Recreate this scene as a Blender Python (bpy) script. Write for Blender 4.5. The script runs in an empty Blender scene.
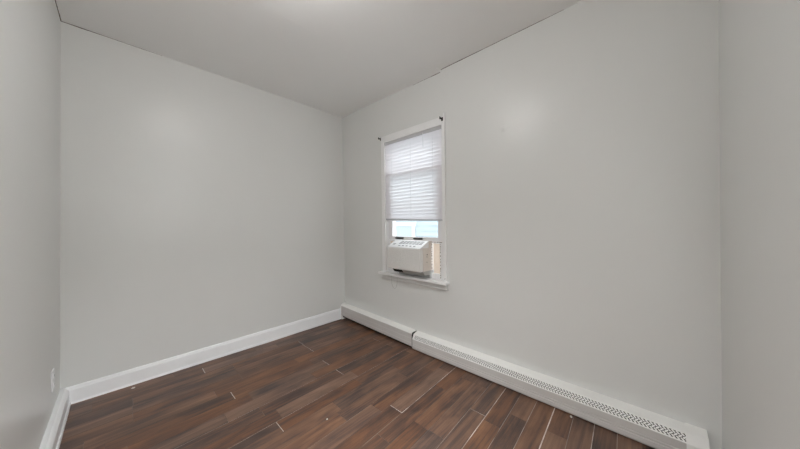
import bpy, bmesh, math, random
from mathutils import Vector, Matrix
random.seed(7)
C = bpy.context.scene.collection
SC = bpy.context.scene

# ------------------------------------------------------------------ camera
W, L, H = 2.262, 3.152, 2.60          # room: x -W..0, y -L..0, z 0..H
FZ = -0.012                            # floor level; the old floor falls a little toward the window wall
def fz(x): return 0.002 - 0.0108 * (x + 2.262)
cam = bpy.data.cameras.new('camera')
cam.sensor_width = 36.0
cam.lens = 261.36 / 800 * 36.0
cam.clip_start = 0.02
camo = bpy.data.objects.new('camera', cam)
C.objects.link(camo)
F = Vector((0.73311, 0.68010, -0.0032)); R = Vector((0.68002, -0.73309, -0.01236)); U = Vector((0.01075, -0.00688, 0.99992))
M = Matrix((R, U, -F)).transposed().to_4x4()
M.translation = Vector((-2.0127, -2.8712, 1.2023))
camo.matrix_world = M
SC.camera = camo

# ------------------------------------------------------------------ world, light, exposure
SC.view_settings.view_transform = 'Standard'
SC.view_settings.look = 'None'
SC.view_settings.gamma = 1.0
SC.view_settings.use_curve_mapping = False
SC.view_settings.exposure = 0.0
wd = bpy.data.worlds.new('sky'); SC.world = wd
wd.use_nodes = True
bg = wd.node_tree.nodes['Background']
bg.inputs['Color'].default_value = (0.97, 0.98, 1.0, 1)
bg.inputs['Strength'].default_value = 4.6
SC.cycles.max_bounces = 16
SC.cycles.diffuse_bounces = 10
SC.cycles.transmission_bounces = 10
SC.cycles.transparent_max_bounces = 16
SC.cycles.use_denoising = True
SC.cycles.denoising_input_passes = 'RGB_ALBEDO_NORMAL'
SC.cycles.denoising_prefilter = 'NONE'

LAMP = (-1.48, -1.74)
def area(name, loc, rot, size, energy, color, size_y=None, shape='DISK'):
    l = bpy.data.lights.new(name, 'AREA'); l.shape = shape; l.size = size
    if size_y: l.size_y = size_y
    l.energy = energy; l.color = color
    o = bpy.data.objects.new(name, l); o.location = loc; o.rotation_euler = rot
    C.objects.link(o); return o
# added fill lights, shining in through two made-up doorways
area('fill_light', (-3.10, -2.57, 2.38), (0, 0, 0), 0.8, 32, (0.97, 0.985, 1.0), 0.8, 'SQUARE')
area('fill_light', (-1.50, -L - 0.78, 2.38), (0, 0, 0), 0.8, 120, (0.97, 0.985, 1.0), 0.8, 'SQUARE')

# ------------------------------------------------------------------ materials
def mat(name, color, rough=0.5, spec=0.5, metal=0.0):
    m = bpy.data.materials.new(name); m.use_nodes = True
    b = m.node_tree.nodes['Principled BSDF']
    b.inputs['Base Color'].default_value = (*color, 1)
    b.inputs['Roughness'].default_value = rough
    b.inputs['Specular IOR Level'].default_value = spec
    b.inputs['Metallic'].default_value = metal
    return m
def N(m, t, **kw):
    n = m.node_tree.nodes.new(t)
    for k, v in kw.items():
        if k in n.inputs: n.inputs[k].default_value = v
        else: setattr(n, k, v)
    return n
def LK(m, a, b): m.node_tree.links.new(a, b)
def noisy(m, color, scale, amount, bump=0.0, bscale=60.0, bdist=0.002, stretch=(1, 1, 1)):
    """gentle colour mottling plus fine surface bump"""
    b = m.node_tree.nodes['Principled BSDF']
    tc = N(m, 'ShaderNodeTexCoord'); mp = N(m, 'ShaderNodeMapping'); mp.inputs['Scale'].default_value = stretch
    LK(m, tc.outputs['Object'], mp.inputs['Vector'])
    n = N(m, 'ShaderNodeTexNoise', Scale=scale, Detail=4.0)
    LK(m, mp.outputs[0], n.inputs['Vector'])
    r = N(m, 'ShaderNodeValToRGB')
    r.color_ramp.elements[0].position = 0.3; r.color_ramp.elements[1].position = 0.7
    r.color_ramp.elements[0].color = (*[c * (1 - amount) for c in color], 1)
    r.color_ramp.elements[1].color = (*[min(1, c * (1 + amount)) for c in color], 1)
    LK(m, n.outputs['Fac'], r.inputs[0]); LK(m, r.outputs[0], b.inputs['Base Color'])
    if bump:
        n2 = N(m, 'ShaderNodeTexNoise', Scale=bscale, Detail=3.0)
        LK(m, mp.outputs[0], n2.inputs['Vector'])
        bp = N(m, 'ShaderNodeBump', Strength=bump, Distance=bdist)
        LK(m, n2.outputs['Fac'], bp.inputs['Height']); LK(m, bp.outputs[0], b.inputs['Normal'])
    return m
WALLC = (0.736, 0.741, 0.727)
m_wall = noisy(mat('wall_paint', WALLC, 0.31, 0.38), WALLC, 1.3, 0.012, 0.12, 9.0, 0.004)
m_ceil = noisy(mat('ceiling_paint', (0.868, 0.872, 0.868), 0.55, 0.3), (0.868, 0.872, 0.868), 1.1, 0.015, 0.1, 7.0, 0.004)
m_trim = noisy(mat('white_trim_paint', (0.92, 0.93, 0.945), 0.35, 0.4), (0.92, 0.93, 0.945), 8, 0.015)
m_case = noisy(mat('window_trim_paint', (0.86, 0.86, 0.86), 0.35, 0.4), (0.86, 0.86, 0.86), 8, 0.02, 0.15, 40, 0.001)
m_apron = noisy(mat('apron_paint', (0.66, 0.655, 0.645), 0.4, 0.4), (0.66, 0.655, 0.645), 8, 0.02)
m_vinyl = mat('white_vinyl', (0.86, 0.86, 0.87), 0.3, 0.5)
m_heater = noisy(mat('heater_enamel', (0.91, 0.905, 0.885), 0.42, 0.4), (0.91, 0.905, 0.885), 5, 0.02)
m_hfront_shade = noisy(mat('heater_front_shaded_enamel', (0.62, 0.595, 0.58), 0.45, 0.4), (0.62, 0.595, 0.58), 5, 0.02)  # same enamel as the top, with the front's shade put into the colour
m_dark = mat('dark_recess_and_shade', (0.03, 0.03, 0.03), 0.8, 0.2)
m_black = mat('black_metal', (0.03, 0.028, 0.026), 0.4, 0.5, 0.6)
m_ac = noisy(mat('off_white_plastic', (0.74, 0.73, 0.71), 0.45, 0.4), (0.74, 0.73, 0.71), 6, 0.015)
m_acside = noisy(mat('case_plastic', (0.68, 0.63, 0.58), 0.5, 0.4), (0.68, 0.63, 0.58), 6, 0.015)
m_acpanel = mat('control_plastic', (0.78, 0.79, 0.80), 0.35, 0.5)
m_key = mat('grey_keys', (0.17, 0.175, 0.19), 0.4, 0.4)
m_tray = mat('grey_steel', (0.42, 0.42, 0.41), 0.5, 0.4)
m_grey = mat('grey_plastic', (0.36, 0.36, 0.37), 0.5, 0.4)
m_foam = noisy(mat('grimy_foam', (0.36, 0.31, 0.27), 0.9, 0.1), (0.36, 0.31, 0.27), 90, 0.6)
m_rail = mat('blind_rail_paint', (0.56, 0.56, 0.58), 0.4, 0.4)
m_cord = mat('cord', (0.42, 0.40, 0.38), 0.8, 0.1)
m_chip = mat('plaster_chip', (0.75, 0.72, 0.68), 0.8, 0.1)

def translucent(name, color, fac, tcolor=None):
    m = mat(name, color, 0.45, 0.3)
    nt = m.node_tree; b = nt.nodes['Principled BSDF']; out = nt.nodes['Material Output']
    t = N(m, 'ShaderNodeBsdfTranslucent'); t.inputs['Color'].default_value = (*(tcolor or color), 1)
    mx = N(m, 'ShaderNodeMixShader'); mx.inputs[0].default_value = fac
    LK(m, b.outputs[0], mx.inputs[1]); LK(m, t.outputs[0], mx.inputs[2]); LK(m, mx.outputs[0], out.inputs[0])
    return m
m_slat = translucent('blind_slat_vinyl', (0.90, 0.88, 0.90), 0.42)
m_accord = translucent('cream_curtain_vinyl', (0.80, 0.71, 0.62), 0.22, (0.95, 0.82, 0.70))
def glass(name):
    m = bpy.data.materials.new(name); m.use_nodes = True
    nt = m.node_tree; nt.nodes.remove(nt.nodes['Principled BSDF']); out = nt.nodes['Material Output']
    tr = N(m, 'ShaderNodeBsdfTransparent'); tr.inputs['Color'].default_value = (0.95, 0.97, 0.97, 1)
    gl = N(m, 'ShaderNodeBsdfGlossy'); gl.inputs['Roughness'].default_value = 0.02
    fr = N(m, 'ShaderNodeFresnel'); fr.inputs['IOR'].default_value = 1.45
    mx = N(m, 'ShaderNodeMixShader')
    ge = N(m, 'ShaderNodeNewGeometry'); sb = N(m, 'ShaderNodeMath', operation='SUBTRACT'); sb.inputs[0].default_value = 1.0
    mf = N(m, 'ShaderNodeMath', operation='MULTIPLY')          # reflect on entry only: the pane does not bend light, so no total reflection inside
    LK(m, ge.outputs['Backfacing'], sb.inputs[1]); LK(m, fr.outputs[0], mf.inputs[0]); LK(m, sb.outputs[0], mf.inputs[1])
    LK(m, mf.outputs[0], mx.inputs[0]); LK(m, tr.outputs[0], mx.inputs[1]); LK(m, gl.outputs[0], mx.inputs[2]); LK(m, mx.outputs[0], out.inputs[0])
    return m
m_glass = glass('clear_glass')
m_lampglass = mat('frosted_lamp_glass', (0.9, 0.9, 0.88), 0.4, 0.4)
_b = m_lampglass.node_tree.nodes['Principled BSDF']
_b.inputs['Emission Color'].default_value = (1.0, 0.99, 0.98, 1); _b.inputs['Emission Strength'].default_value = 24.5

# exterior
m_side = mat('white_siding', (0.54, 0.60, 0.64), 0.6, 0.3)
m_nwin = mat('neighbour_window_white', (0.80, 0.80, 0.80), 0.5, 0.3)
m_npane = mat('neighbour_pane', (0.56, 0.61, 0.64), 0.15, 0.5)
m_ground = noisy(mat('concrete', (0.5, 0.5, 0.48), 0.9, 0.2), (0.5, 0.5, 0.48), 4, 0.1)

# wood-look floor planks: every plank carries its own random numbers in a face attribute
m_plank = mat('wood_look_plank', (0.1, 0.05, 0.03), 0.36, 0.42)
def build_plank_mat(m):
    b = m.node_tree.nodes['Principled BSDF']
    at = N(m, 'ShaderNodeAttribute', attribute_name='plank')
    sp = N(m, 'ShaderNodeSeparateColor'); LK(m, at.outputs['Color'], sp.inputs[0])
    tc = N(m, 'ShaderNodeTexCoord')
    off = N(m, 'ShaderNodeCombineXYZ')
    mu = N(m, 'ShaderNodeMath', operation='MULTIPLY'); mu.inputs[1].default_value = 37.0
    LK(m, sp.outputs[1], mu.inputs[0]); LK(m, mu.outputs[0], off.inputs[0]); LK(m, mu.outputs[0], off.inputs[2])
    ad = N(m, 'ShaderNodeVectorMath', operation='ADD'); LK(m, tc.outputs['Object'], ad.inputs[0]); LK(m, off.outputs[0], ad.inputs[1])
    def tex(stretch, scale, detail, dist=0.0, rough=0.55):
        mp = N(m, 'ShaderNodeMapping'); mp.inputs['Scale'].default_value = stretch
        LK(m, ad.outputs[0], mp.inputs['Vector'])
        n = N(m, 'ShaderNodeTexNoise', Scale=scale, Detail=detail, Distortion=dist, Roughness=rough)
        LK(m, mp.outputs[0], n.inputs['Vector']); return n.outputs['Fac']
    cloud = tex((1.0, 3.4, 1), 3.0, 3.0, 0.5)           # broad light and dark zones along a plank
    grain = tex((0.32, 15.0, 1), 3.5, 6.0, 0.6, 0.6)    # streaks
    fine = tex((1.0, 26.0, 1), 22.0, 5.0, 0.4, 0.7)
    def math_(op, a, bb, clamp=False):
        n = N(m, 'ShaderNodeMath', operation=op); n.use_clamp = clamp
        for i, v in enumerate((a, bb)):
            if isinstance(v, (int, float)): n.inputs[i].default_value = v
            else: LK(m, v, n.inputs[i])
        return n.outputs[0]
    v = math_('ADD', math_('MULTIPLY', cloud, 0.75), math_('MULTIPLY', grain, 0.66))
    v = math_('ADD', v, math_('MULTIPLY', fine, 0.26))
    v = math_('ADD', v, math_('MULTIPLY', math_('SUBTRACT', sp.outputs[0], 0.5), 0.17))
    v = math_('SUBTRACT', v, 0.315, True)
    r = N(m, 'ShaderNodeValToRGB'); cr = r.color_ramp
    cr.elements[0].position = 0.22; cr.elements[0].color = (0.040, 0.030, 0.028, 1)
    cr.elements[1].position = 0.80; cr.elements[1].color = (0.270, 0.150, 0.092, 1)
    e = cr.elements.new(0.40); e.color = (0.090, 0.056, 0.044, 1)
    e = cr.elements.new(0.55); e.color = (0.165, 0.088, 0.057, 1)
    LK(m, v, r.inputs[0])
    hs = N(m, 'ShaderNodeHueSaturation'); LK(m, r.outputs[0], hs.inputs['Color'])
    LK(m, math_('ADD', math_('MULTIPLY', sp.outputs[2], 0.3), 0.88), hs.inputs['Saturation'])
    LK(m, hs.outputs[0], b.inputs['Base Color'])
    rr = math_('ADD', math_('MULTIPLY', fine, 0.22), 0.28); LK(m, rr, b.inputs['Roughness'])
    bp = N(m, 'ShaderNodeBump', Strength=0.25, Distance=0.001); LK(m, fine, bp.inputs['Height']); LK(m, bp.outputs[0], b.inputs['Normal'])
build_plank_mat(m_plank)
m_grout = mat('plank_joint', (0.3, 0.3, 0.3), 0.8, 0.1)
def build_grout(m):
    b = m.node_tree.nodes['Principled BSDF']
    at = N(m, 'ShaderNodeAttribute', attribute_name='plank')
    n = N(m, 'ShaderNodeTexNoise', Scale=9.0, Detail=3.0)
    tc = N(m, 'ShaderNodeTexCoord'); LK(m, tc.outputs['Object'], n.inputs['Vector'])
    r = N(m, 'ShaderNodeValToRGB'); r.color_ramp.elements[0].position = 0.32; r.color_ramp.elements[1].position = 0.55
    r.color_ramp.elements[0].color = (0.5, 0.45, 0.42, 1)
    LK(m, n.outputs['Fac'], r.inputs[0])
    mx = N(m, 'ShaderNodeMix', data_type='RGBA', blend_type='MULTIPLY'); mx.inputs[0].default_value = 1.0
    LK(m, at.outputs['Color'], mx.inputs[6]); LK(m, r.outputs[0], mx.inputs[7]); LK(m, mx.outputs[2], b.inputs['Base Color'])
build_grout(m_grout)

# ------------------------------------------------------------------ mesh helpers
def box(bm, x0, x1, y0, y1, z0, z1, bev=0.0, seg=2, mi=0):
    vs = [bm.verts.new((x, y, z)) for x in (x0, x1) for y in (y0, y1) for z in (z0, z1)]
    q = [(0, 1, 3, 2), (4, 6, 7, 5), (0, 4, 5, 1), (2, 3, 7, 6), (0, 2, 6, 4), (1, 5, 7, 3)]
    fs = [bm.faces.new([vs[i] for i in f]) for f in q]
    for f in fs: f.material_index = mi
    if bev > 0:
        es = list({e for f in fs for e in f.edges})
        bmesh.ops.bevel(bm, geom=es, offset=bev, segments=seg, profile=0.5, affect='EDGES', clamp_overlap=True)
def prism(bm, pts, axis, a0, a1, mi=0):
    """extrude a closed 2-D outline along an axis ('x': pts are (y,z); 'y': pts are (x,z))"""
    def P(p, a): return (a, p[0], p[1]) if axis == 'x' else ((p[0], a, p[1]) if axis == 'y' else (p[0], p[1], a))
    A = [bm.verts.new(P(p, a0)) for p in pts]; B = [bm.verts.new(P(p, a1)) for p in pts]
    n = len(pts); fs = []
    for i in range(n): fs.append(bm.faces.new((A[i], A[(i + 1) % n], B[(i + 1) % n], B[i])))
    fs.append(bm.faces.new(A[::-1])); fs.append(bm.faces.new(B))
    for f in fs: f.material_index = mi
def tube(bm, pts, r, n=8):
    rings = []
    pts = [Vector(p) for p in pts]
    for i, p in enumerate(pts):
        d = (pts[min(i + 1, len(pts) - 1)] - pts[max(i - 1, 0)]).normalized()
        a = d.cross(Vector((0, 0, 1)))
        if a.length < 1e-3: a = d.cross(Vector((1, 0, 0)))
        a.normalize(); b = d.cross(a)
        rings.append([bm.verts.new(p + r * (math.cos(t) * a + math.sin(t) * b)) for t in [2 * math.pi * k / n for k in range(n)]])
    for i in range(len(rings) - 1):
        for k in range(n): bm.faces.new((rings[i][k], rings[i][(k + 1) % n], rings[i + 1][(k + 1) % n], rings[i + 1][k]))
    bm.faces.new(rings[0][::-1]); bm.faces.new(rings[-1])
def lathe(bm, prof, cx, cy, n=32):
    rings = [[bm.verts.new((cx + r * math.cos(2 * math.pi * k / n), cy + r * math.sin(2 * math.pi * k / n), z)) for k in range(n)] for r, z in prof]
    for i in range(len(rings) - 1):
        for k in range(n): bm.faces.new((rings[i][k], rings[i][(k + 1) % n], rings[i + 1][(k + 1) % n], rings[i + 1][k]))
    bm.faces.new(rings[0][::-1]); bm.faces.new(rings[-1])
def obj(name, bm, m, parent=None, smooth=False, loc=None):
    """link a bmesh (world coordinates) as one object; parts become children"""
    bmesh.ops.recalc_face_normals(bm, faces=bm.faces)
    me = bpy.data.meshes.new(name)
    org = Vector(loc) if loc is not None else Vector((0, 0, 0))
    if parent is not None:
        org = world_loc(parent)
        if loc is not None: org = Vector(loc)
    bmesh.ops.translate(bm, verts=bm.verts, vec=-org)
    bm.to_mesh(me); bm.free()
    for mm in (m if isinstance(m, (list, tuple)) else [m]): me.materials.append(mm)
    if smooth:
        for p in me.polygons: p.use_smooth = True
    o = bpy.data.objects.new(name, me); C.objects.link(o)
    if parent is not None:
        o.parent = parent; o.location = org - world_loc(parent)
    else: o.location = org
    return o
def world_loc(o):
    v = Vector(o.location)
    while o.parent: o = o.parent; v += o.location
    return v
def thing(name, label, cat, loc, group=None, kind=None):
    o = bpy.data.objects.new(name, None); o.empty_display_size = 0.1; C.objects.link(o)
    o.location = loc
    tag(o, label, cat, group, kind); return o
def tag(o, label, cat, group=None, kind=None):
    o['label'] = label; o['category'] = cat
    if group: o['group'] = group
    if kind: o['kind'] = kind
    return o
def NB(): return bmesh.new()

# ------------------------------------------------------------------ room shell
T = 0.14
OY0, OY1, OZ0, OZ1 = -1.545, -0.800, 0.662, 2.098      # window opening
DY0, DY1, DZ = -3.00, -2.14, 2.04                       # doorway added in the left wall to let fill light in
DX0, DX1 = -1.95, -1.10                                # second added doorway, in the front wall, for the other fill light
bm = NB()
box(bm, -W - T, 0.0, 0, T, FZ - 0.04, H + 0.04)
tag(obj('wall_back', bm, m_wall), 'long greige wall with white baseboard left of the window corner', 'wall', kind='structure')
def lean(bm):                                            # the left wall leans out a little toward its foot
    for v in bm.verts: v.co.x -= 0.028 * max(0.0, 1 - v.co.z / H)
bm = NB()
box(bm, -W - T, -W, -L - T, DY0, FZ - 0.04, H + 0.04); box(bm, -W - T, -W, DY1, 0.0, FZ - 0.04, H + 0.04); box(bm, -W - T, -W, DY0, DY1, DZ, H + 0.04)
lean(bm)
tag(obj('wall_left', bm, m_wall), 'greige wall at the left edge of the photo with an outlet', 'wall', kind='structure')
bm = NB()
box(bm, 0, T, -L - T, OY0, FZ - 0.04, H + 0.04); box(bm, 0, T, OY1, T, FZ - 0.04, H + 0.04)
box(bm, 0, T, OY0, OY1, FZ - 0.04, OZ0); box(bm, 0, T, OY0, OY1, OZ1, H + 0.04)
# old spackle patches, raised by about a millimetre
for (cy, cz, ry, rz, s) in ((-2.10, 1.92, 0.055, 0.035, 1), (-2.44, 1.875, 0.022, 0.02, 2)):
    rng = random.Random(s); c = bm.verts.new((-0.0016, cy, cz)); ring = []
    for k in range(14):
        a = 2 * math.pi * k / 14; q = 0.7 + 0.5 * rng.random()
        ring.append(bm.verts.new((0.0004, cy + ry * q * math.cos(a), cz + rz * q * math.sin(a))))
    for k in range(14): bm.faces.new((c, ring[k], ring[(k + 1) % 14]))
tag(obj('wall_right', bm, m_wall), 'greige wall with the window and the heaters along its foot', 'wall', kind='structure')
bm = NB(); box(bm, -W - T, DX0, -L - T, -L, FZ - 0.04, H + 0.04); box(bm, DX1, 0.0, -L - T, -L, FZ - 0.04, H + 0.04); box(bm, DX0, DX1, -L - T, -L, DZ, H + 0.04)
tag(obj('wall_front', bm, m_wall), 'greige wall at the right edge of the photo', 'wall', kind='structure')
# unseen hallway added around the fill lights
bm = NB(); hx = -W - T - 0.03
hy = -L - T                                              # added L-shaped landing round the corner of the room
box(bm, hx - 1.5, hx - 1.4, hy - 1.4, -1.6, FZ - 0.04, 2.5); box(bm, hx - 1.5, hx, -1.6, -1.5, FZ - 0.04, 2.5)
box(bm, hx - 1.5, -0.5, hy - 1.5, hy - 1.4, FZ - 0.04, 2.5); box(bm, -0.6, -0.5, hy - 1.4, hy, FZ - 0.04, 2.5)
box(bm, hx - 1.5, hx, hy, -1.5, 2.5, 2.55); box(bm, hx - 1.5, -0.5, hy - 1.5, hy, 2.5, 2.55)
tag(obj('wall_added_hallway', bm, m_wall), 'added hallway walls around the fill lights behind the added doorways, out of the photo', 'wall', kind='structure')
bm = NB(); box(bm, hx - 1.5, -W - 0.005, hy, -1.6, -0.07, -0.001); box(bm, hx - 1.5, -0.6, hy - 1.4, -L - 0.002, -0.07, -0.001)
tag(obj('floor_added_hallway', bm, m_plank), 'added hallway floor under the fill lights behind the added doorways, out of the photo', 'floor', kind='structure')

# ceiling: old plaster that sags a little along the window wall and ends in a small step there
bm = NB()
ys = [-L - T + (L + 2 * T) * i / 60 for i in range(61)]
ys = sorted(ys + [-1.534, -1.528]); xs = [-W - T + (W + 2 * T) * i / 24 for i in range(25)]; xs = sorted(xs + [-0.09, -0.065, -0.04, -0.02, 0.0])
def sag(x, y):
    if y < -1.531: return 0.0
    t = 1.0 - min(1.0, max(0.0, (y + 1.531) / 1.3)); sx = max(0.0, 1 + x / 0.09) if x < 0 else 1.0
    return 0.021 * t * t * (3 - 2 * t) * sx ** 2
g = [[bm.verts.new((x, y, H - sag(x, y) - 0.002 * max(0, 1 - abs(y + 1.105) / 0.05) * (1 if x < -0.7 else 0))) for y in ys] for x in xs]
for i in range(len(xs) - 1):
    for j in range(len(ys) - 1): bm.faces.new((g[i][j], g[i][j + 1], g[i + 1][j + 1], g[i + 1][j]))
box(bm, -W - T, T, -L - T, T, H + 0.04, H + 0.06)
tag(obj('ceiling', bm, m_ceil), 'plain off-white ceiling with an uneven plaster edge', 'ceiling', kind='structure')

# thin dark cracks where the plaster meets at the ceiling
m_crack_shade = noisy(mat('crack_dirt_and_shade', (0.2, 0.17, 0.15), 0.9, 0.1), (0.2, 0.17, 0.15), 14, 0.5)  # also colours the painted shadow line under the apron
def crack(bm, a, b, r0, r1):
    a, b = Vector(a), Vector(b); n = 14; pts = []
    for i in range(n + 1): pts.append(a.lerp(b, i / n))
    d = (b - a).normalized(); u = Vector((0, 0, 1)); w = d.cross(u); rings = []
    for i, q in enumerate(pts):
        r = r0 + (r1 - r0) * i / n; r *= 0.75 + 0.5 * random.Random(i * 7 + 1).random()
        rings.append([bm.verts.new(q + r * v) for v in (u, w, -u, -w)])
    for i in range(n):
        for k in range(4): bm.faces.new((rings[i][k], rings[i][(k + 1) % 4], rings[i + 1][(k + 1) % 4], rings[i + 1][k]))
    bm.faces.new(rings[0]); bm.faces.new(rings[-1][::-1])
for k, (a, b, r0, r1, lb) in enumerate((
        ((-W, 0, H), (-1.75, 0, H), 0.0034, 0.0008, 'thin dark crack along the ceiling edge above the back wall'),
        ((-W, -0.35, H), (-W, 0, H), 0.0030, 0.0040, 'short dark crack along the ceiling edge above the left wall'),
        ((0, -2.50, H), (0, -1.535, H), 0.0016, 0.0040, 'thin dark crack along the ceiling edge right of the window'),
        ((0, -1.528, H - 0.021), (0, -1.20, H - 0.0175), 0.0036, 0.0012, 'thin dark crack along the ceiling edge above the window'))):
    bm = NB(); crack(bm, a, b, r0, r1)
    tag(obj('trim_%d' % (k + 1), bm, m_crack_shade), lb, 'crack', kind='structure')

# floor: planks run away from the window wall, 0.1056 m wide
bm = NB()
lay = bm.loops.layers.float_color.new('plank')
def quad(x0, x1, y0, y1, z, col, mi):
    f = bm.faces.new([bm.verts.new(p) for p in ((x0, y0, z), (x1, y0, z), (x1, y1, z), (x0, y1, z))])
    f.material_index = mi
    for l in f.loops: l[lay] = (*col, 1)
PITCH = 0.1056; LEN = 0.606
known = {0: -1.72, 1: -1.54, 2: -0.745, 3: -0.75, 4: -0.75, 5: -1.55, 6: -1.47, 7: -0.175, 9: -0.785, 11: -1.366, 14: -0.26, 15: -0.785,
         16: -0.40, 17: -0.788, 18: -0.175, 19: -0.452, 21: -0.327, 23: -0.315}
bright_row = {16: 0.0042, 20: 0.0046, 23: 0.0058, 22: 0.0030, 19: 0.0024, 21: 0.0026, 14: 0.0022, 9: 0.0028, 11: 0.0030, 24: 0.0024, 25: 0.0036, 26: 0.0026}
bright_joint = {(1, -1.54), (7, -0.78), (9, -0.785), (4, -0.75), (11, -1.366), (15, -0.785), (3, -0.75), (2, -0.745), (19, -0.452), (6, -1.47), (7, -0.175)}
rng = random.Random(21)
nrow = 30
zb = -0.0012
def ye(r, x): return -0.009 - PITCH * r + 0.038 * min(1.0, r / 14) * x      # rows laid a touch out of square
def slab(x0, x1, ra, da, rb, db, z, col, mi):
    z0, z1 = z + fz(x0), z + fz(x1)
    f = bm.faces.new([bm.verts.new(p) for p in ((x0, ye(rb, x0) + db, z0), (x1, ye(rb, x1) + db, z1), (x1, ye(ra, x1) - da, z1), (x0, ye(ra, x0) - da, z0))])
    f.material_index = mi
    for l in f.loops: l[lay] = (*col, 1)
for r in range(nrow):
    ht = bright_row.get(r, 0.0020) / 2; hb = bright_row.get(r + 1, 0.0020) / 2
    ph = known.get(r, -rng.random() * LEN)
    xs_ = sorted(x for x in [ph + LEN * k for k in range(-6, 7)] if -W - 0.02 < x < 0.0)
    edges = [-W] + [x for x in xs_ if x > -W + 0.03] + [0.0]
    for a, b in zip(edges[:-1], edges[1:]):
        jl = jr = 0.0010
        for (rr, xx) in bright_joint:
            if rr == r and abs(xx - a) < 0.02: jl = 0.0022
            if rr == r and abs(xx - b) < 0.02: jr = 0.0022
        col = (rng.random(), rng.random(), rng.random())
        slab(a + jl, b - jr, r, ht, r + 1, hb, 0.0, col, 0)
        if b < -0.001:
            br = any(rr == r and abs(xx - b) < 0.02 for (rr, xx) in bright_joint)
            cj = (0.66, 0.62, 0.58) if br else (0.26, 0.21, 0.185)
            slab(b - jr - 0.0003, b + jr + 0.0003, r, 0, r + 1, 0, zb, cj, 1)
    cg = {16: 0.68, 20: 0.68, 23: 0.74, 22: 0.46, 19: 0.38, 21: 0.38, 9: 0.46, 11: 0.5, 24: 0.42, 25: 0.62, 26: 0.44}.get(r, 0.32 if r in bright_row else 0.20)
    xa = -0.787 if r == 16 else -W
    slab(xa, 0, r, -ht - 0.0003, r, -ht - 0.0003, zb + 0.0004, (cg, cg * 0.91, cg * 0.84), 1)
    if xa > -W: slab(-W, xa, r, -ht - 0.0003, r, -ht - 0.0003, zb + 0.0004, (0.26, 0.22, 0.19), 1)
quad(-W - T, T, -L - T, T, -0.030, (0.1, 0.08, 0.07), 1)
tag(obj('floor', bm, [m_plank, m_grout]), 'dark brown wood-look plank floor with pale joints', 'floor', kind='structure')

# baseboards with an eased top edge and a shoe moulding
def base_prof(h):
    return [(0, FZ), (0.019, FZ), (0.019, FZ + 0.012), (0.0165, FZ + 0.02), (0.0145, FZ + 0.024), (0.0145, h - 0.022), (0.012, h - 0.016), (0.010, h - 0.006), (0.005, h), (0, h)]
bm = NB(); prism(bm, [(-d, z) for d, z in base_prof(0.119)], 'x', -W - 0.02, -0.0725)
tag(obj('baseboard_back', bm, m_trim), 'white baseboard along the wall left of the window corner', 'baseboard', kind='structure')
hb_ = 0.119
bm = NB(); prism(bm, [(-W - 0.027 + d, z) for d, z in [(0, FZ), (0.045, FZ), (0.045, 0.014), (0.0425, 0.022), (0.038, 0.026), (0.038, hb_ - 0.024), (0.034, hb_ - 0.016), (0.028, hb_ - 0.006), (0.020, hb_), (0, hb_)]], 'y', -2.06, 0)
tag(obj('baseboard_left', bm, m_trim), 'white baseboard along the left wall under the outlet', 'baseboard', kind='structure')

# ------------------------------------------------------------------ window
win = thing('window_1', 'white double-hung window with painted casing and sill above the heater', 'window', (0, -1.17, OZ0), kind='structure')
cx = -0.020
bm = NB(); box(bm, cx, 0, -0.800, -0.748, 0.672, 2.163, 0.003)
obj('side_casing', bm, m_case, win)
bm = NB(); box(bm, cx, 0, -1.577, -1.545, 0.672, 2.163, 0.003)
prism(bm, [(-1.577, 2.160), (-1.556, 2.160), (-1.572, 2.196), (-1.577, 2.200)], 'x', cx + 0.002, -0.001)   # splintered upstand at the corner
obj('side_casing', bm, m_case, win)
bm = NB(); box(bm, cx - 0.001, 0, -1.556, -0.752, 2.092, 2.164, 0.003)
obj('head_casing', bm, m_case, win)
bm = NB(); box(bm, -0.002, 0.07, -1.544, -0.801, 0.653, 0.6758); box(bm, -0.066, -0.0005, -1.604, -0.722, 0.652, 0.676, 0.004)
obj('window_sill', bm, m_case, win)
bm = NB(); box(bm, -0.022, 0, -1.586, -0.745, 0.606, 0.652, 0.003); box(bm, -0.030, 0, -1.590, -0.741, 0.600, 0.610, 0.002)
obj('apron', bm, m_apron, win)
# jamb liners and outer stops
bm = NB()
box(bm, 0.0, T, -0.812, -0.800, 0.676, OZ1); box(bm, 0.0, T, OY0, OY0 + 0.012, 0.676, OZ1)
box(bm, 0.0, T, OY0 + 0.012, -0.812, OZ1 - 0.012, OZ1); box(bm, 0.052, 0.062, -0.826, -0.812, 0.676, OZ1 - 0.012); box(bm, 0.052, 0.062, OY0 + 0.012, OY0 + 0.026, 0.676, OZ1 - 0.012)
box(bm, 0.07, T + 0.03, OY0, OY1, 0.64, 0.676)
obj('jamb', bm, m_vinyl, win)
def sash(x0, x1, z0, z1, name):
    ya, yb = -0.813, OY0 + 0.013
    bm = NB(); st = 0.062
    box(bm, x0, x1, ya - st, ya, z0, z1, 0.002); box(bm, x0, x1, yb, yb + st, z0, z1, 0.002)
    box(bm, x0, x1, yb + st, ya - st, z0, z0 + 0.036, 0.002); box(bm, x0, x1, yb + st, ya - st, z1 - 0.04, z1, 0.002)
    s = obj(name, bm, m_vinyl, win)
    bm = NB(); xm = (x0 + x1) / 2
    box(bm, xm - 0.002, xm + 0.002, yb + st - 0.004, ya - st + 0.004, z0 + 0.032, z1 - 0.036)
    obj('glass_pane', bm, m_glass, s)
    return s
up = sash(0.066, 0.100, 1.375, OZ1 - 0.014, 'upper_sash')
low = sash(0.018, 0.050, 1.032, 1.745, 'lower_sash')
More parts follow.
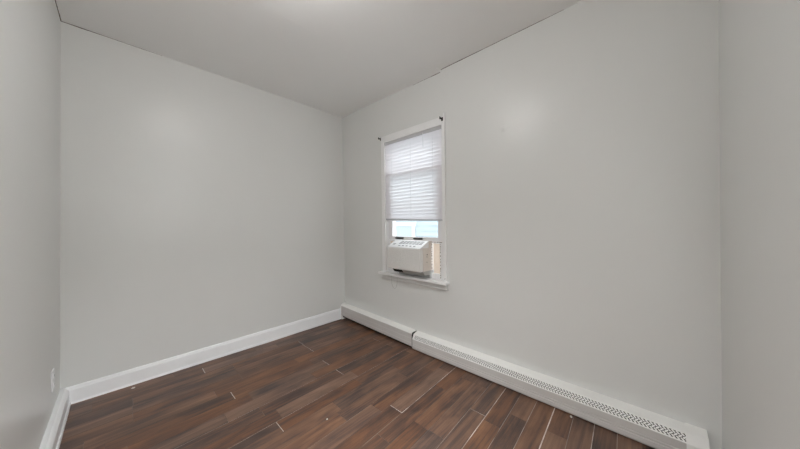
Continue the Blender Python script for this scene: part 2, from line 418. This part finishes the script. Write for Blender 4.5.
for yc in (-0.985, -1.235):
    bm = NB(); prism(bm, [(0.018, 1.040), (0.004, 1.044), (-0.004, 1.050), (-0.004, 1.056), (0.006, 1.056), (0.018, 1.060)], 'y', yc - 0.052, yc + 0.052)
    h = obj('sash_lift', bm, m_black, low); h['label'] = 'dark sash lift handle'

bm = NB(); crack(bm, (-0.0005, -1.588, 0.5985), (-0.0005, -0.743, 0.5985), 0.0034, 0.0022); obj('apron_shadow', bm, m_crack_shade, win)  # dark strip painting the shadow below the apron lip
for (y, z, r_) in ((-1.566, 0.700, 0.004), (-1.545, 0.648, 0.005)):
    bm = NB(); x_ = cx if z > 0.66 else -0.022
    bmesh.ops.create_uvsphere(bm, u_segments=10, v_segments=6, radius=r_)
    for v in bm.verts: v.co = Vector((x_ + v.co.x * 0.6, y + v.co.y, z + v.co.z))
    o = obj('nail_head', bm, m_black, win); o['label'] = 'dark nail head'
# ------------------------------------------------------------------ window blind
bl = thing('window_blind', 'white slatted mini blind lowered to just above the air conditioner', 'blind', (-0.006, -1.17, 2.092))
YA, YB = -0.806, -1.539
bm = NB(); box(bm, -0.018, 0.012, YB, YA, 2.058, 2.091, 0.002)
obj('headrail', bm, m_rail, bl)
zt, zbm = 2.052, 1.252
n = 25
bm = NB()
rng = random.Random(3)
for i in range(n):
    z = zt - (zt - zbm) * i / (n - 1)
    droop = 0.0
    if i in (6, 7): droop = -0.006 * (1 if i == 6 else 0.5)
    ang = math.radians(116) + (rng.random() - 0.5) * 0.02
    w = 0.0222
    K = 12; cols = []
    for k in range(K + 1):
        y = YA - 0.003 + (YB - YA + 0.006) * k / K
        zz = z - 0.006 * (k / K) * (1.0 if i > n - 4 else 0.3) + droop * math.sin(math.pi * k / K)
        prof = []
        for t in (-1, -0.4, 0.4, 1):
            bow = 0.0030 * (1 - t * t)
            dx = w * t * math.cos(ang) - bow * math.sin(ang); dz = w * t * math.sin(ang) + bow * math.cos(ang)
            prof.append(bm.verts.new((-0.004 + dx, y, zz + dz)))
        cols.append(prof)
    for k in range(K):
        for j in range(3): bm.faces.new((cols[k][j], cols[k][j + 1], cols[k + 1][j + 1], cols[k + 1][j]))
obj('slats', bm, m_slat, bl, smooth=True)
bm = NB(); prism(bm, [(YA, 1.2445), (YB, 1.2215), (YB, 1.2365), (YA, 1.2595)], 'x', -0.016, 0.010)
bmesh.ops.bevel(bm, geom=list(bm.edges), offset=0.003, segments=2, affect='EDGES')
obj('bottom_rail', bm, m_rail, bl)
bm = NB()
for y in (-0.90, -1.167, -1.44):
    tube(bm, [(-0.0125, y, 2.06), (-0.0125, y, 1.245)], 0.0009, 6); tube(bm, [(0.0045, y, 2.06), (0.0045, y, 1.245)], 0.0009, 6)
obj('ladder_cord', bm, m_vinyl, bl)
bm = NB(); tube(bm, [(-0.022, -1.335, 2.07), (-0.0225, -1.335, 2.04), (-0.0225, -1.336, 1.93)], 0.0026, 8)
obj('tilt_wand', bm, m_vinyl, bl)
bm = NB(); pts = [(-0.056, -0.935, 0.6525)]
for k in range(0, 25):
    t = math.pi * k / 24
    pts.append((-0.069 + 0.002 * math.sin(t), -0.977 + 0.042 * math.cos(t), 0.655 - 0.125 * math.sin(t) ** 0.7))
pts.append((-0.056, -1.019, 0.6525))
tube(bm, pts, 0.0013, 6)
tag(obj('cord_loop', bm, m_cord, loc=(-0.056, -0.977, 0.6525)), 'thin grey cord loop hanging below the window sill', 'cord')

# curtain rod brackets
def bracket(y, z, x0, label):
    t = thing('curtain_rod_bracket', label, 'bracket', (x0, y, z), group='curtain rod brackets at the window top')
    bm = NB(); box(bm, x0 - 0.004, x0, y - 0.009, y + 0.009, z - 0.016, z + 0.016, 0.001); obj('base_plate', bm, m_black, t)
    bm = NB(); tube(bm, [(x0 - 0.003, y, z), (x0 - 0.024, y, z + 0.001), (x0 - 0.034, y, z + 0.004)], 0.0065, 10)
    tube(bm, [(x0 - 0.036, y, z - 0.009), (x0 - 0.037, y, z + 0.012)], 0.005, 8); obj('hook', bm, m_black, t)
bracket(-0.728, 2.150, 0.0, 'small dark curtain rod bracket left of the window casing')
bracket(-1.556, 2.138, cx, 'small dark curtain rod bracket on the right corner of window casing')

# ------------------------------------------------------------------ air conditioner
AY0, AY1, AX = -1.396, -0.966, -0.158
ac = thing('air_conditioner', 'off-white window air conditioner sitting on the window sill', 'air conditioner', (0.0, (AY0 + AY1) / 2, 0.676))
# front bezel with a slightly bowed, finely ribbed face
bm = NB()
prism(bm, [(AX, 0.757), (AX - 0.006, 0.772), (AX - 0.006, 0.958), (AX, 0.972), (AX + 0.045, 0.972), (AX + 0.045, 0.757)], 'y', AY0 + 0.004, AY1 - 0.004)
bmesh.ops.bevel(bm, geom=list(bm.edges), offset=0.003, segments=2, affect='EDGES')
for k in range(26):
    z = 0.770 + k * 0.0072
    box(bm, AX - 0.0072, AX - 0.004, AY0 + 0.02, AY1 - 0.02, z, z + 0.0036)
box(bm, AX - 0.0074, AX - 0.004, -1.175, -1.172, 0.765, 0.965)
obj('front_grille', bm, m_ac, ac)
# control panel: slanted top
bm = NB()
prism(bm, [(AX + 0.001, 0.9725), (-0.026, 1.034), (-0.026, 0.9725)], 'y', AY0 + 0.003, AY1 - 0.003)
cp = obj('control_panel', bm, m_acpanel, ac)
sl = math.atan2(1.034 - 0.9725, -0.026 - AX)
def on_panel(bm, s0, s1, y0, y1, h):
    L_ = Vector((AX + 0.001, 0, 0.9725)); d = Vector((math.cos(sl), 0, math.sin(sl))); nn = Vector((-math.sin(sl), 0, math.cos(sl)))
    vs = []
    for s in (s0, s1):
        for y in (y0, y1):
            for q in (-0.0008, h):
                p = L_ + d * s + nn * q; vs.append(bm.verts.new((p.x, y, p.z)))
    for f in ((0, 1, 3, 2), (4, 6, 7, 5), (0, 4, 5, 1), (2, 3, 7, 6), (0, 2, 6, 4), (1, 5, 7, 3)): bm.faces.new([vs[i] for i in f])
# outlet louvres: dark slots along the upper part of the slanted top
bm = NB()
for k in range(3):
    s = 0.070 + k * 0.022
    for q in range(7):
        y0 = AY1 - 0.105 - q * 0.042
        on_panel(bm, s, s + 0.013, y0 - 0.036, y0, 0.0008)
o = obj('air_outlet', bm, m_key, cp); o['label'] = 'grey slotted air outlet'
bm = NB()
bm.free()
for q in range(5):
    bm = NB(); on_panel(bm, 0.028, 0.040, AY1 - 0.155 - q * 0.048, AY1 - 0.130 - q * 0.048, 0.0015); obj('button', bm, m_key, cp)
bm = NB(); on_panel(bm, 0.045, 0.075, AY1 - 0.070, AY1 - 0.035, 0.0008); obj('badge', bm, m_grey, cp)
# case running out through the window
bm = NB()
prism(bm, [(AX + 0.044, 0.757), (AX + 0.044, 0.9715), (-0.026, 0.9715), (-0.026, 1.0290), (0.30, 1.0290), (0.30, 0.757)], 'y', AY0, AY1)
for k in range(6):
    box(bm, -0.075, -0.048, AY0 - 0.0006, AY0 + 0.001, 0.80 + 0.026 * k, 0.806 + 0.026 * k)
obj('case', bm, m_acside, ac)
bm = NB()
for k, (zc, w) in enumerate(((0.905, 0.012), (0.885, 0.006), (0.835, 0.006))):
    box(bm, -0.062, -0.062 + w, AY0 - 0.0012, AY0 + 0.001, zc, zc + 0.008)
    obj('side_vent', bm, m_dark, ac)
    bm = NB()
bm.free()
bm = NB(); prism(bm, [(-0.112, 0.757), (-0.078, 0.716), (-0.004, 0.712), (-0.002, 0.6775), (0.30, 0.6775), (0.30, 0.757)], 'y', AY0 + 0.010, AY1 - 0.02)
obj('base_tray', bm, m_tray, ac)
bm = NB()
for k in range(9): 
    y0 = AY1 - 0.030 - k * 0.014
    prism(bm, [(-0.118, 0.7560), (-0.084, 0.715), (-0.074, 0.715), (-0.108, 0.7560)], 'y', y0 - 0.008, y0)
o = obj('intake_fin', bm, m_dark, ac); o['label'] = 'dark intake fins under the front'
# accordion side curtains with their frames
def curtain(y0, y1):
    z0, z1 = 0.730, 1.012
    bm = NB(); nf = max(4, int((y1 - y0) / 0.009)); A = []
    for i in range(nf + 1):
        y = y0 + (y1 - y0) * i / nf; x = 0.026 + (0.004 if i % 2 else -0.002)
        A.append((bm.verts.new((x, y, z0)), bm.verts.new((x, y, z1))))
    for i in range(nf): bm.faces.new((A[i][0], A[i][1], A[i + 1][1], A[i + 1][0]))
    p = obj('side_curtain', bm, m_accord, ac); p['label'] = 'cream pleated side curtain'
    bm = NB()
    box(bm, 0.012, 0.034, y0 - 0.010, y1 + 0.010, z1, z1 + 0.018)
    obj('curtain_frame', bm, m_vinyl, p); bm = NB()
    box(bm, 0.012, 0.034, y0 - 0.010, y1 + 0.010, 0.6765, z0)
    obj('curtain_frame', bm, m_vinyl, p)
curtain(-1.492, -1.410); curtain(-0.950, -0.838)
for (y0, y1) in ((-1.532, -1.4925), (-0.8375, -0.8135)):
    bm = NB(); box(bm, 0.010, 0.036, y0, y1, 0.6765, 1.0315, 0.002); obj('curtain_track', bm, m_vinyl, ac)
bm = NB()
rng = random.Random(5)
for (y, z0, z1) in ((-1.403, 0.74, 1.01), (-1.500, 0.69, 1.025)):
    z = z0
    while z < z1:
        h = 0.006 + 0.012 * rng.random(); box(bm, 0.008, 0.013, y - 0.003, y + 0.003, z, min(z + h, z1), 0.0008); z += h + 0.004 + 0.016 * rng.random()
y = -1.52
while y < -1.37:
    w = 0.012 + 0.02 * rng.random(); box(bm, 0.006, 0.013, y, y + w, 1.022, 1.028, 0.0008); y += w + 0.01
o = obj('foam_strip', bm, m_foam, ac); o['label'] = 'grimy crumbling foam strip'

# ------------------------------------------------------------------ baseboard heaters
def rot_y_shift(bm, slope, y_ref):
    for v in bm.verts: v.co.z += slope * (v.co.y - y_ref)
# far unit: plain front, lifts slightly toward the corner
h1 = thing('baseboard_heater', 'shorter plain-fronted white baseboard heater unit reaching the far corner', 'heater', (0, -0.6, FZ), group='baseboard heater units')
def hobj(name, pr, y0, y1, m, parent, slope=0.0, bev=0.0015):
    bm = NB(); prism(bm, pr, 'y', y0, y1)
    if bev: bmesh.ops.bevel(bm, geom=list(bm.edges), offset=bev, segments=2, affect='EDGES')
    rot_y_shift(bm, slope, -1.215)
    return obj(name, bm, m, parent)
S = 0.028
hobj('top_cover', [(0, 0.139), (-0.046, 0.1375), (-0.062, 0.1335), (-0.0735, 0.124), (-0.071, 0.121), (-0.060, 0.129), (0, 0.134)], -1.206, -0.026, m_heater, h1, S, 0.0006)
bm = NB()
prism(bm, [(-0.0705, 0.122), (-0.0745, 0.119), (-0.0745, 0.082), (-0.072, 0.078), (-0.0745, 0.074), (-0.0745, 0.038), (-0.072, 0.034), (-0.0745, 0.030), (-0.0745, 0.002), (-0.067, -0.005), (-0.063, -0.005), (-0.065, 0.122)], 'y', -1.209, -0.026)
rot_y_shift(bm, S, -1.215); obj('front_panel', bm, m_hfront_shade, h1)
bm = NB(); box(bm, -0.056, -0.001, -1.205, -0.035, -0.022, 0.118); rot_y_shift(bm, S, -1.215); obj('element_and_shade', bm, m_dark, h1)  # dark inner block, carried down to paint the shade under the unit
bm = NB(); prism(bm, [(0, -0.020), (-0.072, -0.020), (-0.072, 0.135), (-0.066, 0.156), (-0.052, 0.170), (-0.030, 0.178), (0, 0.179)], 'y', -0.034, -0.001)
bmesh.ops.bevel(bm, geom=list(bm.edges), offset=0.002, segments=2, affect='EDGES'); obj('end_cap', bm, m_heater, h1)
bm = NB(); prism(bm, [(-0.001, -0.018), (-0.0735, -0.016), (-0.0735, 0.113), (-0.062, 0.1235), (-0.001, 0.131)], 'y', -1.2218, -1.2098); obj('joint_gap_shade', bm, m_dark, h1)  # solid dark filler: shade between the units put in as a piece

# near unit: perforated band under the sloped top
h2 = thing('baseboard_heater', 'longer white baseboard heater unit with perforated band along the window wall', 'heater', (0, -2.15, FZ), group='baseboard heater units')
ya, yb = -1.222, -3.030
hobj('top_cover', [(0, 0.1375), (-0.0590, 0.1220), (-0.0615, 0.1180), (-0.0590, 0.1160), (0, 0.129)], yb, ya, m_heater, h2, 0, 0.0006)
# perforated band between (x=-.047,z=.118) and (x=-.066,z=.075): crossing thin bars over a dark recess
P0 = Vector((-0.0600, 0, 0.1170)); P1 = Vector((-0.0800, 0, 0.0790)); dv = (P1 - P0); wv = dv.length; dn = dv.normalized(); nn = Vector((dn.z, 0, -dn.x))
bm = NB()
def strip(a, b, wd, th):
    """thin bar between two points given as (y, s) in the plane of the band"""
    pa = P0 + dn * a[1] + Vector((0, a[0], 0)); pb = P0 + dn * b[1] + Vector((0, b[0], 0))
    d = (pb - pa).normalized(); s = d.cross(nn).normalized() * wd / 2
    vs = []
    for p in (pa, pb):
        for sg in (-1, 1):
            for q in (0, th): vs.append(bm.verts.new(p + s * sg + nn * q))
    for f in ((0, 1, 3, 2), (4, 6, 7, 5), (0, 4, 5, 1), (2, 3, 7, 6), (0, 2, 6, 4), (1, 5, 7, 3)): bm.faces.new([vs[i] for i in f])
s0, s1 = 0.0035, wv - 0.0055
rows = 3; rh = (s1 - s0) / rows; PER = 0.0165
for q in range(rows):                                    # herringbone of thin slanted slots: the bars between them
    a_, b_ = s0 + rh * q, s0 + rh * (q + 1)
    sh = 0.0125 if q % 2 == 0 else -0.0125
    y = ya - 0.02
    while y > yb - 0.018:
        yy = y if sh > 0 else y + 0.0125
        strip((yy, a_), (yy - sh, b_), 0.0072, 0.0012)
        y -= PER
strip((ya, s0 - 0.002), (yb, s0 - 0.002), 0.004, 0.0014)
strip((ya, s1 + 0.0028), (yb, s1 + 0.0028), 0.006, 0.0014)
strip((ya - 0.010, s0), (ya - 0.010, s1), 0.02, 0.0012)
sg = nn.x
obj('damper_grille', bm, m_heater, h2)
bm = NB(); prism(bm, [(-0.001, -0.021), (-0.062, -0.021), (-0.070, 0.074), (-0.0550, 0.1125), (-0.001, 0.118)], 'y', yb + 0.002, ya - 0.002)
obj('element_and_shade', bm, m_dark, h2)  # dark core behind the grille; its foot paints the shadow beneath
bm = NB()
prism(bm, [(-0.0770, 0.0795), (-0.0815, 0.0780), (-0.0815, 0.040), (-0.0785, 0.0365), (-0.0820, 0.033), (-0.0820, 0.024), (-0.0790, 0.021), (-0.0830, 0.0175), (-0.0840, -0.006), (-0.079, -0.0145), (-0.070, -0.0145), (-0.074, 0.0795)], 'y', yb, ya)
obj('front_panel', bm, m_hfront_shade, h2)
bm = NB(); prism(bm, [(0, -0.0205), (-0.086, -0.0205), (-0.086, 0.082), (-0.066, 0.1220), (-0.062, 0.1260), (0, 0.1415)], 'y', -3.102, -3.026)
bmesh.ops.bevel(bm, geom=list(bm.edges), offset=0.0012, segments=2, affect='EDGES'); obj('end_cap', bm, m_heater, h2)

# ------------------------------------------------------------------ outlet on the left wall
OX = -W - 0.0242
ot = thing('wall_outlet', 'white wall outlet low on the left wall by the baseboard corner', 'outlet', (OX, -0.33, 0.255))
bm = NB(); box(bm, OX - 0.0005, OX + 0.006, -0.365, -0.295, 0.252, 0.368, 0.002); obj('cover_plate', bm, m_vinyl, ot)
for zc in (0.336, 0.284):
    bm = NB(); box(bm, OX + 0.0055, OX + 0.009, -0.346, -0.314, zc - 0.014, zc + 0.014, 0.0015); rc = obj('receptacle', bm, m_vinyl, ot)
    bm = NB(); box(bm, OX + 0.0085, OX + 0.0094, -0.338, -0.335, zc - 0.006, zc + 0.006); box(bm, OX + 0.0085, OX + 0.0094, -0.325, -0.322, zc - 0.006, zc + 0.006); obj('slot', bm, m_dark, rc)

# small plaster chips on the floor
def chip(x, y, r, label, seed, flat=0.35):
    rg = random.Random(seed); bm = NB(); bmesh.ops.create_icosphere(bm, subdivisions=2, radius=r)
    for v in bm.verts: v.co *= 0.75 + 0.5 * rg.random(); v.co.z *= flat; v.co += Vector((x, y, fz(x) + r * flat * 0.9))
    tag(obj('plaster_chip', bm, m_chip, loc=(x, y, fz(x))), label, 'chip', 'plaster chips on the floor')
chip(-0.102, -2.536, 0.0075, 'tiny white plaster crumb on the floor beside the heater front', 1, 0.8)
chip(-1.143, -1.425, 0.0055, 'tiny white crumb in the middle of the open floor', 2, 0.5)

chip(-1.95, -0.075, 0.010, 'small white paint flake on the floor near the back baseboard', 3, 0.2)

# ------------------------------------------------------------------ ceiling lamp (above the frame)
lt = thing('ceiling_lamp', 'round frosted globe lamp on the ceiling above the photo', 'lamp', (LAMP[0], LAMP[1], H))
bm = NB(); lathe(bm, [(0.075, H + 0.001), (0.075, H - 0.02), (0.062, H - 0.028)], *LAMP); obj('lamp_base', bm, m_vinyl, lt, True)
bm = NB(); lathe(bm, [(0.060, H - 0.0275), (0.085, H - 0.045), (0.110, H - 0.075), (0.120, H - 0.11), (0.112, H - 0.145), (0.090, H - 0.175), (0.055, H - 0.195), (0.015, H - 0.203)], *LAMP); obj('lamp_shade', bm, m_lampglass, lt, True)

# ------------------------------------------------------------------ outside: the neighbouring house seen through the gap
nb = thing('neighbour_house', 'white sided house across the gap outside the window', 'house', (3.0, 1.0, -0.6))
bm = NB()
z = -0.6
while z < 3.2:
    prism(bm, [(3.0, z), (2.982, z), (2.998, z + 0.125), (3.0, z + 0.125)], 'y', -3.5, 6.0); z += 0.125
box(bm, 3.0, 3.3, -3.5, 6.0, -0.6, 3.2)
obj('siding_wall', bm, m_side, nb)
bm = NB(); nx = 2.965
box(bm, nx, 3.0, 1.94, 2.04, 0.3, 1.22); box(bm, nx, 3.0, 1.25, 1.35, 0.3, 1.22); box(bm, nx - 0.01, 3.0, 1.22, 2.07, 1.14, 1.24); box(bm, nx - 0.02, 3.0, 1.20, 2.09, 0.26, 0.34); box(bm, nx, 3.0, 1.35, 1.94, 0.72, 0.78)
nw = obj('window_frame', bm, m_nwin, nb)
bm = NB(); box(bm, 2.976, 2.984, 1.35, 1.94, 0.34, 1.14); obj('window_pane', bm, m_npane, nw)
bm = NB(); box(bm, T, 12, -8, 10, -0.7, -0.6)
tag(obj('ground', bm, m_ground), 'concrete ground outside between the houses', 'ground', kind='structure')
bm = NB(); box(bm, 0.0, T, -6.5, 5.0, H + 0.065, 6.2); box(bm, 0.0, T, -6.5, -L - T - 0.001, -0.6, H + 0.065); box(bm, 0.0, T, T + 0.001, 5.0, -0.6, H + 0.065)  # unseen upper wall added to keep sky light off the facing siding
tag(obj('wall_sky_block', bm, m_side), 'added wall blocking sky light above and beside the window, out of the photo', 'wall', kind='structure')
